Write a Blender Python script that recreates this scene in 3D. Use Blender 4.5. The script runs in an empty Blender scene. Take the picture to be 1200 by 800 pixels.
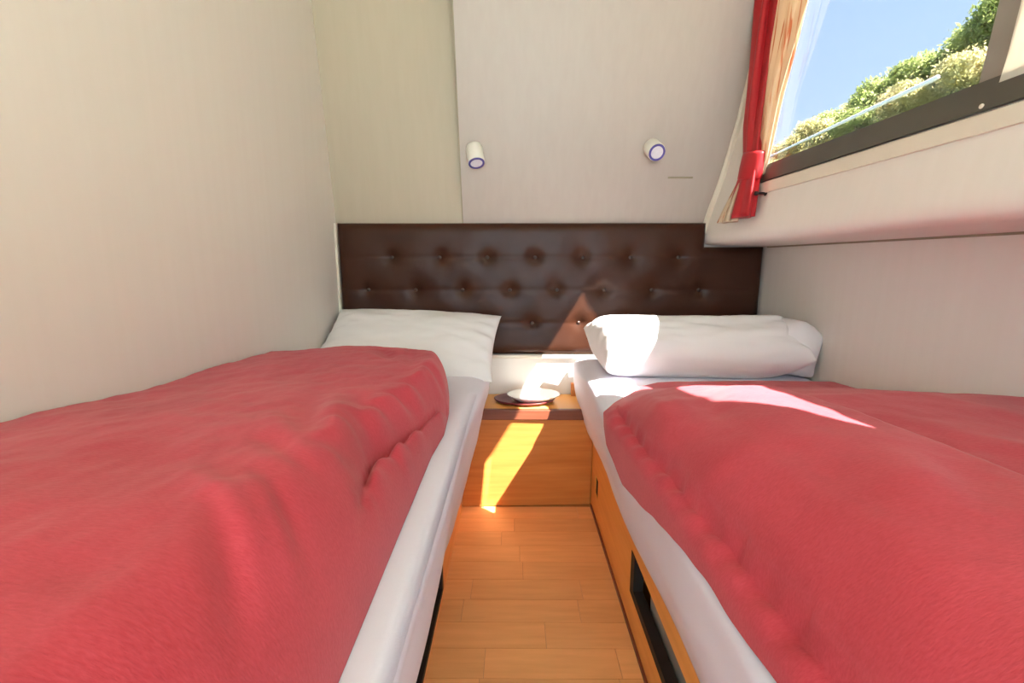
import bpy, bmesh, math, random
import numpy as np
from mathutils import Vector, Matrix, noise

random.seed(7)
scene = bpy.context.scene
ZO = 1.06                      # the camera stands 1.06 m above the floor; builders use heights relative to the camera

# ------------------------------------------------------------------ camera
F = 540.0
PITCH = math.atan(94 / F)
cam_d = bpy.data.cameras.new('camera')
cam_d.sensor_width = 36.0
cam_d.lens = F / 1200 * 36
cam_d.clip_start = 0.02
cam = bpy.data.objects.new('camera', cam_d)
scene.collection.objects.link(cam)
cam.location = (0, 0, ZO)
cam.rotation_euler = (math.pi / 2 - PITCH, 0, math.atan(3 / F * math.cos(PITCH)))
scene.camera = cam

# ------------------------------------------------------------------ sky, sun, exposure
world = bpy.data.worlds.new('sky')
scene.world = world
world.use_nodes = True
wn = world.node_tree
wn.nodes.clear()
w_out = wn.nodes.new('ShaderNodeOutputWorld')
w_bg = wn.nodes.new('ShaderNodeBackground')
w_bg.inputs['Strength'].default_value = 8.6
w_tc = wn.nodes.new('ShaderNodeTexCoord')
w_sep = wn.nodes.new('ShaderNodeSeparateXYZ')
w_ramp = wn.nodes.new('ShaderNodeValToRGB')
w_ramp.color_ramp.elements[0].position = 0.0
w_ramp.color_ramp.elements[0].color = (0.66, 0.84, 1.0, 1)
w_ramp.color_ramp.elements[1].position = 0.75
w_ramp.color_ramp.elements[1].color = (0.30, 0.53, 0.92, 1)
wn.links.new(w_tc.outputs['Generated'], w_sep.inputs[0])
wn.links.new(w_sep.outputs['Z'], w_ramp.inputs[0])
wn.links.new(w_ramp.outputs[0], w_bg.inputs['Color'])
wn.links.new(w_bg.outputs[0], w_out.inputs['Surface'])

sun_d = bpy.data.lights.new('sun', 'SUN')
sun_d.energy = 340.0
sun_d.color = (1.0, 0.94, 0.86)
sun_d.angle = math.radians(0.55)
sun = bpy.data.objects.new('sun', sun_d)
scene.collection.objects.link(sun)
SUN = Vector((-1, 0.845, -1.68))
sun.rotation_euler = SUN.to_track_quat('-Z', 'Y').to_euler()
sun.location = (6, -5, 10)

vs = scene.view_settings
vs.view_transform = 'Standard'
vs.look = 'None'
vs.gamma = 1.0
vs.use_curve_mapping = False
vs.exposure = -0.24
scene.cycles.use_denoising = True
scene.cycles.max_bounces = 14
scene.cycles.diffuse_bounces = 8
scene.cycles.transparent_max_bounces = 12
scene.cycles.sample_clamp_indirect = 20.0


# ------------------------------------------------------------------ helpers
def link(o):
    scene.collection.objects.link(o)
    return o


def tag(o, label=None, cat=None, group=None, kind=None):
    if label: o['label'] = label
    if cat: o['category'] = cat
    if group: o['group'] = group
    if kind: o['kind'] = kind
    return o


def empty(name, loc, label=None, cat=None, group=None, kind=None):
    o = bpy.data.objects.new(name, None)
    o.empty_display_size = 0.05
    o.location = (loc[0], loc[1], loc[2] + ZO)
    return tag(link(o), label, cat, group, kind)


def world_loc(o):
    v = Vector(o.location)
    while o.parent:
        o = o.parent
        v += o.location
    return v


def mesh_obj(name, verts, faces, mat, parent=None, smooth=False, raw=False):
    """verts in camera-relative coordinates; the origin goes to the base centre."""
    P = np.array([tuple(v) for v in verts], dtype=float)
    P[:, 2] += ZO
    org = Vector(((P[:, 0].min() + P[:, 0].max()) / 2, (P[:, 1].min() + P[:, 1].max()) / 2, P[:, 2].min()))
    me = bpy.data.meshes.new(name)
    me.from_pydata([tuple(p) for p in (P - np.array(org))], [], [tuple(f) for f in faces])
    me.update()
    bm = bmesh.new(); bm.from_mesh(me)
    bmesh.ops.recalc_face_normals(bm, faces=bm.faces)
    bm.to_mesh(me); bm.free()
    if smooth:
        me.polygons.foreach_set('use_smooth', [True] * len(me.polygons))
    me.materials.append(mat)
    o = link(bpy.data.objects.new(name, me))
    if parent:
        o.parent = parent
        o.location = org - world_loc(parent)
    else:
        o.location = org
    return o


def bm_obj(name, bm, mat, parent=None, smooth=False):
    bm.verts.ensure_lookup_table()
    bm.verts.index_update()
    v = [x.co.copy() for x in bm.verts]
    f = [[q.index for q in x.verts] for x in bm.faces]
    bm.free()
    return mesh_obj(name, v, f, mat, parent, smooth)


def box_vf(x0, x1, y0, y1, z0, z1):
    v = [(x, y, z) for x in (x0, x1) for y in (y0, y1) for z in (z0, z1)]
    f = [(0, 1, 3, 2), (4, 6, 7, 5), (0, 4, 5, 1), (2, 3, 7, 6), (0, 2, 6, 4), (1, 5, 7, 3)]
    return v, f


def box(name, x0, x1, y0, y1, z0, z1, mat, parent=None, bevel=0.0, seg=2):
    v, f = box_vf(x0, x1, y0, y1, z0, z1)
    bm = bmesh.new()
    vv = [bm.verts.new(p) for p in v]
    for q in f: bm.faces.new([vv[i] for i in q])
    bmesh.ops.recalc_face_normals(bm, faces=bm.faces)
    if bevel > 0:
        bmesh.ops.bevel(bm, geom=list(bm.edges), offset=bevel, segments=seg, affect='EDGES', profile=0.5)
    return bm_obj(name, bm, mat, parent, smooth=False)


def prism(name, poly, y0, y1, mat, parent=None, smooth=False, nseg=1):
    """closed polygon of (x, z) extruded along y"""
    n = len(poly)
    v = []; f = []
    for k in range(nseg + 1):
        y = y0 + (y1 - y0) * k / nseg
        v += [(p[0], y, p[1]) for p in poly]
    for k in range(nseg):
        for i in range(n):
            j = (i + 1) % n
            f.append((k * n + i, k * n + j, (k + 1) * n + j, (k + 1) * n + i))
    f.append(tuple(range(n)))
    f.append(tuple(range(nseg * n, nseg * n + n)))
    return mesh_obj(name, v, f, mat, parent, smooth)


def grid_faces(nu, nv, off=0, wrap_u=False):
    f = []
    for j in range(nv - 1):
        for i in range(nu if wrap_u else nu - 1):
            a = off + j * nu + i; b = off + j * nu + (i + 1) % nu
            f.append((a, b, b + nu, a + nu))
    return f


def cyl_vf(center, axis, prof, n=24):
    """lathe: prof is [(radius, distance along axis)]"""
    axis = Vector(axis).normalized()
    a = axis.orthogonal().normalized(); b = axis.cross(a)
    c = Vector(center); v = []
    for r, h in prof:
        for i in range(n):
            t = 2 * math.pi * i / n
            v.append(c + axis * h + a * (r * math.cos(t)) + b * (r * math.sin(t)))
    f = grid_faces(n, len(prof), wrap_u=True)
    f.append(tuple(range(n)))
    f.append(tuple(range((len(prof) - 1) * n, len(prof) * n)))
    return v, f


def lathe(name, center, axis, prof, mat, parent=None, n=24, smooth=True):
    v, f = cyl_vf(center, axis, prof, n)
    o = mesh_obj(name, v, f, mat, parent, smooth)
    if smooth:
        o.data.set_sharp_from_angle(angle=math.radians(40))
    return o


def plate(name, us, vs_, holes, to3, mat, parent=None, thick=(0, 0.02, 0), depth=None, smooth=False):
    """a sheet on grid lines us x vs_ with rectangular holes, given a thickness"""
    bm = bmesh.new()
    V = {}
    for j, b in enumerate(vs_):
        for i, a in enumerate(us):
            V[i, j] = bm.verts.new(to3(a, b))
    for j in range(len(vs_) - 1):
        for i in range(len(us) - 1):
            ca = (us[i] + us[i + 1]) / 2; cb = (vs_[j] + vs_[j + 1]) / 2
            if any(h[0] < ca < h[1] and h[2] < cb < h[3] for h in holes): continue
            bm.faces.new((V[i, j], V[i + 1, j], V[i + 1, j + 1], V[i, j + 1]))
    bmesh.ops.delete(bm, geom=[v for v in bm.verts if not v.link_faces], context='VERTS')
    geo = bmesh.ops.extrude_face_region(bm, geom=list(bm.faces))
    t = Vector(thick)
    for g in geo['geom']:
        if isinstance(g, bmesh.types.BMVert): g.co += t
    bmesh.ops.recalc_face_normals(bm, faces=bm.faces)
    return bm_obj(name, bm, mat, parent, smooth)


def interp(x, pts):
    return float(np.interp(x, [p[0] for p in pts], [p[1] for p in pts]))


def nz(x, y, z, s, o=3):
    return noise.fractal(Vector((x * s, y * s, z * s)), 1.0, 2.0, o)


# ------------------------------------------------------------------ materials
def principled(name, col, rough=0.6, spec=0.4, metallic=0.0):
    m = bpy.data.materials.new(name); m.use_nodes = True
    nt = m.node_tree
    p = nt.nodes['Principled BSDF']
    p.inputs['Base Color'].default_value = (*col, 1)
    p.inputs['Roughness'].default_value = rough
    p.inputs['Specular IOR Level'].default_value = spec
    p.inputs['Metallic'].default_value = metallic
    return m, nt, p


def N(nt, t, **k):
    n = nt.nodes.new(t)
    for a, b in k.items():
        if a in n.inputs: n.inputs[a].default_value = b
        else: setattr(n, a, b)
    return n


def varied(name, c1, c2, scale=(1, 1, 1), nscale=4.0, detail=4.0, rough=0.6, spec=0.4, bump=0.0, bscale=None, rnd=0.0, bdist=0.01):
    m, nt, p = principled(name, c1, rough, spec)
    tc = N(nt, 'ShaderNodeTexCoord')
    mp = N(nt, 'ShaderNodeMapping'); mp.inputs['Scale'].default_value = scale
    nt.links.new(tc.outputs['Object'], mp.inputs[0])
    vec = mp.outputs[0]
    oi = None
    if rnd:
        oi = N(nt, 'ShaderNodeObjectInfo')
        add = N(nt, 'ShaderNodeVectorMath', operation='ADD')
        sc = N(nt, 'ShaderNodeMath', operation='MULTIPLY'); sc.inputs[1].default_value = 37.0
        nt.links.new(oi.outputs['Random'], sc.inputs[0])
        nt.links.new(vec, add.inputs[0]); nt.links.new(sc.outputs[0], add.inputs[1])
        vec = add.outputs[0]
    no = N(nt, 'ShaderNodeTexNoise', Scale=nscale, Detail=detail)
    nt.links.new(vec, no.inputs['Vector'])
    mx = N(nt, 'ShaderNodeMix', data_type='RGBA')
    rp = N(nt, 'ShaderNodeMapRange'); rp.inputs[1].default_value = 0.3; rp.inputs[2].default_value = 0.7
    nt.links.new(no.outputs[0], rp.inputs[0]); nt.links.new(rp.outputs[0], mx.inputs[0])
    mx.inputs[6].default_value = (*c1, 1); mx.inputs[7].default_value = (*c2, 1)
    col = mx.outputs[2]
    if rnd:
        hs = N(nt, 'ShaderNodeHueSaturation')
        mr = N(nt, 'ShaderNodeMapRange'); mr.inputs[3].default_value = 1 - rnd; mr.inputs[4].default_value = 1 + rnd
        nt.links.new(oi.outputs['Random'], mr.inputs[0]); nt.links.new(mr.outputs[0], hs.inputs['Value'])
        nt.links.new(col, hs.inputs['Color']); col = hs.outputs[0]
    nt.links.new(col, p.inputs['Base Color'])
    if bump:
        b = N(nt, 'ShaderNodeBump', Strength=bump, Distance=bdist)
        if bscale:
            n2 = N(nt, 'ShaderNodeTexNoise', Scale=bscale, Detail=3.0)
            nt.links.new(vec, n2.inputs['Vector']); nt.links.new(n2.outputs[0], b.inputs['Height'])
        else:
            nt.links.new(no.outputs[0], b.inputs['Height'])
        nt.links.new(b.outputs[0], p.inputs['Normal'])
    return m


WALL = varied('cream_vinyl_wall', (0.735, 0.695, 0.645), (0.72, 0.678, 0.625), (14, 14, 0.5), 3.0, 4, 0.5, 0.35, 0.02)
PANELM = varied('greyish_cream_panel_dimmed', (0.425, 0.365, 0.325), (0.41, 0.35, 0.31), (14, 14, 0.5), 3.0, 4, 0.42, 0.4, 0.02)  # cream lowered to offset the bounced sun on the leaning panel
WALLB = varied('yellowish_cream_wall_dimmed', (0.445, 0.385, 0.295), (0.43, 0.37, 0.28), (14, 14, 0.5), 3.0, 4, 0.5, 0.35, 0.02)  # yellowish cream, likewise darkened against the sun bounce
CEIL = varied('cream_ceiling', (0.74, 0.69, 0.60), (0.72, 0.66, 0.57), (1, 1, 1), 4.0, 3, 0.6, 0.3)
TRIM = varied('cream_trim', (0.70, 0.64, 0.54), (0.66, 0.60, 0.50), (1, 1, 1), 6, 3, 0.4, 0.4)
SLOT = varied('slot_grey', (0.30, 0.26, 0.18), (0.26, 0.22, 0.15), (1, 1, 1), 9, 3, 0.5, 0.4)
PLANK = varied('oak_plank', (0.86, 0.44, 0.175), (0.76, 0.37, 0.138), (2.2, 22, 6), 2.2, 5, 0.36, 0.45, 0.02, None, 0.08)
SUBFLOOR = varied('plank_joint', (0.48, 0.22, 0.085), (0.42, 0.19, 0.07), (1, 1, 1), 9, 3, 0.7, 0.2)
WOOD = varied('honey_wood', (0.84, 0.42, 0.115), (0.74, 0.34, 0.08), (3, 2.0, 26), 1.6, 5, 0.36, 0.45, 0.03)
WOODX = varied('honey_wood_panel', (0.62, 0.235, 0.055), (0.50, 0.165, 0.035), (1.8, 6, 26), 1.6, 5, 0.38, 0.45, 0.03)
LIP = varied('mahogany_lip', (0.22, 0.065, 0.032), (0.16, 0.042, 0.02), (2, 10, 26), 2, 4, 0.4, 0.5)
LEATHER = varied('brown_leather', (0.052, 0.0185, 0.009), (0.040, 0.0135, 0.007), (1, 1, 1), 7, 4, 0.34, 0.20, 0.12, 190, bdist=0.002)
BUTTON = varied('brown_leather_button', (0.042, 0.018, 0.011), (0.032, 0.013, 0.008), (1, 1, 1), 30, 3, 0.3, 0.6)
SHEET = varied('white_cotton_sky_tint', (0.765, 0.75, 0.85), (0.735, 0.72, 0.82), (1, 1, 1), 5, 4, 0.85, 0.15, 0.08, 420, bdist=0.002)  # lavender cast of the blue sky light put into the white
PILLOW = varied('white_pillow_cotton', (0.80, 0.78, 0.785), (0.77, 0.75, 0.755), (1, 1, 1), 6, 4, 0.85, 0.15, 0.08, 420, bdist=0.002)
ALU = varied('dark_frame', (0.075, 0.068, 0.05), (0.062, 0.056, 0.042), (1, 1, 1), 12, 3, 0.32, 0.5)
POST = varied('window_post_grey', (0.27, 0.24, 0.205), (0.24, 0.21, 0.18), (1, 1, 1), 12, 3, 0.5, 0.4)
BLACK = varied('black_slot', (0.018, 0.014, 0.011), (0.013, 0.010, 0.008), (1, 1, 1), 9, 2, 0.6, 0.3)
GREYBOX = varied('grey_box', (0.30, 0.30, 0.27), (0.26, 0.26, 0.235), (1, 1, 1), 7, 3, 0.6, 0.3)
LAMPW = varied('lamp_white', (0.78, 0.75, 0.68), (0.76, 0.73, 0.66), (1, 1, 1), 6, 2, 0.3, 0.5)
LAMPRING = varied('lamp_ring_violet', (0.10, 0.085, 0.34), (0.08, 0.07, 0.28), (1, 1, 1), 9, 2, 0.35, 0.5)
LAMPLENS = varied('lamp_lens', (0.72, 0.70, 0.76), (0.66, 0.64, 0.70), (1, 1, 1), 60, 2, 0.2, 0.6)
DISH = varied('dish_white', (0.78, 0.76, 0.72), (0.76, 0.74, 0.70), (1, 1, 1), 8, 2, 0.2, 0.5)
DISHRED = varied('dish_red', (0.16, 0.018, 0.022), (0.12, 0.012, 0.016), (1, 1, 1), 20, 3, 0.35, 0.5)
POLEW = varied('white_paint', (0.85, 0.85, 0.86), (0.82, 0.82, 0.83), (1, 1, 1), 4, 2, 0.4, 0.5)
GRASS = varied('dry_bank', (0.20, 0.18, 0.07), (0.12, 0.14, 0.045), (1, 1, 1), 0.9, 5, 0.9, 0.1)
WATER = varied('water', (0.10, 0.14, 0.13), (0.08, 0.12, 0.12), (1, 1, 1), 0.5, 3, 0.1, 0.5)
BARK = varied('bark', (0.16, 0.11, 0.07), (0.10, 0.07, 0.05), (1, 1, 1), 6, 3, 0.9, 0.1)


def duvet_material():
    m, nt, p = principled('crimson_duvet_cotton', (0.5, 0.04, 0.06), 0.82, 0.15)
    tc = N(nt, 'ShaderNodeTexCoord')
    mp = N(nt, 'ShaderNodeMapping'); mp.inputs['Scale'].default_value = (1.0, 1.0, 1.0)
    nt.links.new(tc.outputs['Object'], mp.inputs[0])
    # woven ribs across the bed, broken up by noise
    mp2 = N(nt, 'ShaderNodeMapping'); mp2.inputs['Scale'].default_value = (130, 430, 160)
    nt.links.new(tc.outputs['Object'], mp2.inputs[0])
    rib = N(nt, 'ShaderNodeTexNoise', Scale=1.0, Detail=3.0)
    nt.links.new(mp2.outputs[0], rib.inputs['Vector'])
    blot = N(nt, 'ShaderNodeTexNoise', Scale=5.0, Detail=4.0)
    nt.links.new(mp.outputs[0], blot.inputs['Vector'])
    mx = N(nt, 'ShaderNodeMix', data_type='RGBA')
    mx.inputs[6].default_value = (0.43, 0.034, 0.050, 1); mx.inputs[7].default_value = (0.545, 0.064, 0.088, 1)
    r = N(nt, 'ShaderNodeMapRange'); r.inputs[1].default_value = 0.3; r.inputs[2].default_value = 0.7
    av = N(nt, 'ShaderNodeMath', operation='ADD')
    hv = N(nt, 'ShaderNodeMath', operation='MULTIPLY'); hv.inputs[1].default_value = 0.5
    nt.links.new(rib.outputs[0], av.inputs[0]); nt.links.new(blot.outputs[0], av.inputs[1])
    nt.links.new(av.outputs[0], hv.inputs[0]); nt.links.new(hv.outputs[0], r.inputs[0])
    nt.links.new(r.outputs[0], mx.inputs[0]); nt.links.new(mx.outputs[2], p.inputs['Base Color'])
    b = N(nt, 'ShaderNodeBump', Strength=0.22, Distance=0.002)
    nt.links.new(rib.outputs[0], b.inputs['Height'])
    nt.links.new(b.outputs[0], p.inputs['Normal'])
    p.inputs['Sheen Weight'].default_value = 0.15
    return m


DUVET = duvet_material()


def cloth(name, col, trans, mixf, rough=0.6, streak=None):
    m, nt, p = principled(name, col, rough, 0.3)
    tc = N(nt, 'ShaderNodeTexCoord')
    no = N(nt, 'ShaderNodeTexNoise', Scale=14.0, Detail=3.0)
    mp = N(nt, 'ShaderNodeMapping'); mp.inputs['Scale'].default_value = (4, 4, 0.6)
    nt.links.new(tc.outputs['Object'], mp.inputs[0]); nt.links.new(mp.outputs[0], no.inputs['Vector'])
    mx = N(nt, 'ShaderNodeMix', data_type='RGBA')
    mx.inputs[6].default_value = (*[c * 0.85 for c in col], 1); mx.inputs[7].default_value = (*[min(1, c * 1.1) for c in col], 1)
    nt.links.new(no.outputs[0], mx.inputs[0]); nt.links.new(mx.outputs[2], p.inputs['Base Color'])
    tr = N(nt, 'ShaderNodeBsdfTranslucent'); tr.inputs['Color'].default_value = (*trans, 1)
    if streak:      # printed stripes woven down the cloth
        n2 = N(nt, 'ShaderNodeTexNoise', Scale=9.0, Detail=2.0)
        m2 = N(nt, 'ShaderNodeMapping'); m2.inputs['Scale'].default_value = (6, 6, 0.5)
        nt.links.new(tc.outputs['Object'], m2.inputs[0]); nt.links.new(m2.outputs[0], n2.inputs['Vector'])
        r2 = N(nt, 'ShaderNodeMapRange'); r2.inputs[1].default_value = 0.56; r2.inputs[2].default_value = 0.66
        nt.links.new(n2.outputs[0], r2.inputs[0])
        for src, dst in ((mx.outputs[2], p.inputs['Base Color']), (None, tr.inputs['Color'])):
            x2 = N(nt, 'ShaderNodeMix', data_type='RGBA'); x2.inputs[7].default_value = (*streak, 1)
            if src: nt.links.new(src, x2.inputs[6])
            else: x2.inputs[6].default_value = (*trans, 1)
            nt.links.new(r2.outputs[0], x2.inputs[0]); nt.links.new(x2.outputs[2], dst)
    ms = N(nt, 'ShaderNodeMixShader'); ms.inputs[0].default_value = mixf
    nt.links.new(p.outputs[0], ms.inputs[1]); nt.links.new(tr.outputs[0], ms.inputs[2])
    nt.links.new(ms.outputs[0], nt.nodes['Material Output'].inputs['Surface'])
    return m


RED_CLOTH = cloth('red_satin_curtain', (0.46, 0.022, 0.028), (0.6, 0.03, 0.02), 0.10, 0.38)
LINING = cloth('cream_curtain_lining', (0.72, 0.60, 0.44), (0.74, 0.56, 0.36), 0.30, 0.7, streak=(0.52, 0.16, 0.07))
NEARCLOTH = cloth('cream_closed_curtain', (0.80, 0.76, 0.68), (0.80, 0.76, 0.66), 0.4, 0.7)


def glass_material():
    m = bpy.data.materials.new('dimming_window_glass'); m.use_nodes = True
    nt = m.node_tree; nt.nodes.clear()
    out = N(nt, 'ShaderNodeOutputMaterial')
    tr = N(nt, 'ShaderNodeBsdfTransparent'); tr.inputs[0].default_value = (0.40, 0.40, 0.40, 1)  # tint added to dim the outdoors against the strong sky fill
    gl = N(nt, 'ShaderNodeBsdfGlossy'); gl.inputs['Roughness'].default_value = 0.02
    gl.inputs['Color'].default_value = (0.8, 0.8, 0.8, 1)
    lw = N(nt, 'ShaderNodeLayerWeight'); lw.inputs['Blend'].default_value = 0.5
    pw = N(nt, 'ShaderNodeMath', operation='POWER'); pw.inputs[1].default_value = 4.0
    fr = N(nt, 'ShaderNodeMath', operation='MULTIPLY_ADD'); fr.inputs[1].default_value = 0.5; fr.inputs[2].default_value = 0.025
    nt.links.new(lw.outputs['Facing'], pw.inputs[0]); nt.links.new(pw.outputs[0], fr.inputs[0])
    ms = N(nt, 'ShaderNodeMixShader')
    nt.links.new(fr.outputs[0], ms.inputs[0]); nt.links.new(tr.outputs[0], ms.inputs[1]); nt.links.new(gl.outputs[0], ms.inputs[2])
    nt.links.new(ms.outputs[0], out.inputs['Surface'])
    return m


GLASS = glass_material()


def leaf_material(name, c1, c2):
    m, nt, p = principled(name, c1, 0.55, 0.3)
    tc = N(nt, 'ShaderNodeTexCoord')
    no = N(nt, 'ShaderNodeTexNoise', Scale=2.2, Detail=4.0)
    nt.links.new(tc.outputs['Object'], no.inputs['Vector'])
    r = N(nt, 'ShaderNodeMapRange'); r.inputs[1].default_value = 0.35; r.inputs[2].default_value = 0.65
    mx = N(nt, 'ShaderNodeMix', data_type='RGBA'); mx.inputs[6].default_value = (*c1, 1); mx.inputs[7].default_value = (*c2, 1)
    nt.links.new(no.outputs[0], r.inputs[0]); nt.links.new(r.outputs[0], mx.inputs[0]); nt.links.new(mx.outputs[2], p.inputs['Base Color'])
    tr = N(nt, 'ShaderNodeBsdfTranslucent'); nt.links.new(mx.outputs[2], tr.inputs['Color'])
    ms = N(nt, 'ShaderNodeMixShader'); ms.inputs[0].default_value = 0.45
    nt.links.new(p.outputs[0], ms.inputs[1]); nt.links.new(tr.outputs[0], ms.inputs[2])
    nt.links.new(ms.outputs[0], nt.nodes['Material Output'].inputs['Surface'])
    return m


LEAFG = leaf_material('green_leaf', (0.28, 0.35, 0.10), (0.40, 0.45, 0.17))
LEAFY = leaf_material('dry_leaf', (0.60, 0.52, 0.28), (0.45, 0.45, 0.20))

# ------------------------------------------------------------------ dimensions (relative to the camera)
FLOOR = -1.06
XL, XR = -0.80, 1.117            # side walls
YB = 2.14                        # back wall behind the headboard
YR = -1.10                       # rear wall behind the camera
CEILZ = 1.16

# ------------------------------------------------------------------ setting
floor = mesh_obj('floor', *box_vf(XL - 0.06, XR + 0.06, YR - 0.06, YB + 0.1, FLOOR - 0.05, FLOOR - 0.004), SUBFLOOR)
tag(floor, 'honey oak parquet floor in the aisle between the beds', kind='structure')
PX0, PX1 = -0.262, 0.352
row_w = 0.094
y = 1.868
r = 0
plank_cache = {}
rng = random.Random(3)
while y > YR + 0.05:
    y0 = max(y - row_w, YR)
    off = rng.uniform(0.10, 0.40)
    cuts = [PX0]
    c = PX0 + off
    while c < PX1 - 0.06:
        cuts.append(round(c, 2)); c += 0.36
    cuts.append(PX1)
    for a, b in zip(cuts[:-1], cuts[1:]):
        L = round(b - a, 3)
        key = (L, round(y - y0, 3))
        if key not in plank_cache:
            v, f = box_vf(-L / 2 + 0.0006, L / 2 - 0.0006, -(y - y0) / 2 + 0.0006, (y - y0) / 2 - 0.0006, 0, 0.0045)
            me = bpy.data.meshes.new('plank'); me.from_pydata(v, [], f); me.materials.append(PLANK); me.update()
            plank_cache[key] = me
        o = link(bpy.data.objects.new('plank', plank_cache[key]))
        o.parent = floor
        fl = world_loc(floor)
        o.location = Vector(((a + b) / 2, (y + y0) / 2, FLOOR - 0.0045 + ZO)) - fl
    y -= row_w
    r += 1

wl = mesh_obj('wall_left', *box_vf(XL - 0.06, XL, YR, YB + 0.1, FLOOR, CEILZ), WALL)
tag(wl, 'plain cream left cabin wall', kind='structure')
wr = mesh_obj('wall_right', *box_vf(XR, XR + 0.05, YR, YB + 0.1, FLOOR, 0.10), WALL)
tag(wr, 'cream cabin wall beside the right bed below the window ledge', kind='structure')
ce = mesh_obj('ceiling', *box_vf(XL - 0.06, 0.985, YR, YB + 0.1, CEILZ, CEILZ + 0.05), CEIL)
tag(ce, 'cream cabin ceiling', kind='structure')
# back wall: lower part upright, upper part leaning slightly into the cabin
v = [(XL, 2.098, FLOOR), (XR, 2.098, FLOOR), (XR, 2.098, -0.425), (XL, 2.098, -0.425), (XL, YB, -0.425), (XR, YB, -0.425), (XR, YB, 0.10), (XL, YB, 0.10)]
v += [(XL, YB + 0.06, FLOOR), (XR, YB + 0.06, FLOOR), (XR, YB + 0.06, 0.10), (XL, YB + 0.06, 0.10)]
wb = mesh_obj('wall_back', v, [(0, 1, 2, 3), (3, 2, 5, 4), (4, 5, 6, 7), (7, 6, 10, 11), (11, 10, 9, 8), (8, 9, 1, 0), (0, 3, 4, 7, 11, 8), (1, 9, 10, 6, 5, 2)], WALL)
tag(wb, 'cream wall behind the headboard', kind='structure')
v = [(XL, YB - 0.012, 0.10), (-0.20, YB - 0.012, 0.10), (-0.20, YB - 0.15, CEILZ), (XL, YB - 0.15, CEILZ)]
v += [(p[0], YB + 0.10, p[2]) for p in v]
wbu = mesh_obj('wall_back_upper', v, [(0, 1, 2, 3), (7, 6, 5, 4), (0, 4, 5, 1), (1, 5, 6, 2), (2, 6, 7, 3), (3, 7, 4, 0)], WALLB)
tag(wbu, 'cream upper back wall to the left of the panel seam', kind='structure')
# leaning panel with the reading lamps
PANEL_Y0, PANEL_Z0, PANEL_K = 2.118, 0.155, 0.276


def panel_y(z):
    return PANEL_Y0 - PANEL_K * (z - PANEL_Z0)


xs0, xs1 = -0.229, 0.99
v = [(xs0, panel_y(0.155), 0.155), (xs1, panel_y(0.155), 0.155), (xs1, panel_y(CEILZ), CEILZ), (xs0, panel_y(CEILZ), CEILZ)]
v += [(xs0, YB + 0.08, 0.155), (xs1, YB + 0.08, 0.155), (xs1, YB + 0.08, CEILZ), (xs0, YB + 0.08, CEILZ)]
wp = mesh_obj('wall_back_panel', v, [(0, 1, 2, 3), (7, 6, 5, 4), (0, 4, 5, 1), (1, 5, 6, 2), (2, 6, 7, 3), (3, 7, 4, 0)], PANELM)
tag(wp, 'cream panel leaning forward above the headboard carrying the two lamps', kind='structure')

sv = []  # thin dark strip added where the seam only has a shadow gap
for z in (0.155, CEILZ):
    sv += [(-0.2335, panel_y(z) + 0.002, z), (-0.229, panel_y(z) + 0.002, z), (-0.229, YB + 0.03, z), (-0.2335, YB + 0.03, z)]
tr4 = mesh_obj('seam_shade_strip', sv, [(0, 1, 2, 3), (7, 6, 5, 4), (0, 4, 5, 1), (1, 5, 6, 2), (2, 6, 7, 3), (3, 7, 4, 0)], SLOT)
tag(tr4, 'narrow brown strip standing in for the shadow gap at the seam beside the left lamp', kind='structure')

# upper right wall: ledge, sloping face, window opening
prof = [(XR + 0.05, 0.064), (XR, 0.064), (0.885, 0.071), (0.866, 0.076), (0.855, 0.086), (0.850, 0.102), (0.8505, 0.120), (0.857, 0.150),
        (0.868, 0.22), (0.880, 0.276), (0.889, 0.318), (0.897, 0.36), (0.921, 0.55), (0.935, 0.76), (0.950, 0.99), (0.957, 1.05), (0.965, CEILZ)]


def face_x(z):
    return interp(z, [(p[1], p[0]) for p in prof[5:]])


WY0, WY1, WZ0, WZ1 = -0.10, 1.80, 0.318, 0.99
ys = [YR, -0.6, WY0, 0.4, 0.9, 1.4, WY1, YB + 0.08]
bm = bmesh.new(); VV = {}
for j, (px, pz) in enumerate(prof):
    for i, yy in enumerate(ys):
        VV[i, j] = bm.verts.new((px, yy, pz))
for j in range(len(prof) - 1):
    for i in range(len(ys) - 1):
        cz = (prof[j][1] + prof[j + 1][1]) / 2; cy = (ys[i] + ys[i + 1]) / 2
        if WY0 < cy < WY1 and WZ0 < cz < WZ1: continue
        bm.faces.new((VV[i, j], VV[i + 1, j], VV[i + 1, j + 1], VV[i, j + 1]))
bmesh.ops.delete(bm, geom=[q for q in bm.verts if not q.link_faces], context='VERTS')
geo = bmesh.ops.extrude_face_region(bm, geom=list(bm.faces))
for g in geo['geom']:
    if isinstance(g, bmesh.types.BMVert): g.co += Vector((0.022, 0, 0))
wru = bm_obj('wall_right_upper', bm, WALL, smooth=True)
wru.data.set_sharp_from_angle(angle=math.radians(35))
tag(wru, 'cream upper side wall with rounded ledge around the window', kind='structure')
# outer skin above the ledge so no light leaks behind the face
hull = mesh_obj('wall_hull', *box_vf(0.99, XR + 0.05, YR, YB + 0.1, 0.085, 0.27), WALL)
tag(hull, 'outer cabin side under the window sill', kind='structure')
# bead strip under the window frame
prb = [(face_x(0.232) - 0.006, 0.234), (face_x(0.272) - 0.010, 0.270), (face_x(0.276) + 0.004, 0.276), (face_x(0.232) + 0.004, 0.232)]
tr1 = prism('trim_1', prb, -0.9, 1.86, TRIM)
tag(tr1, 'pale bead strip under the window frame', kind='structure')
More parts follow.
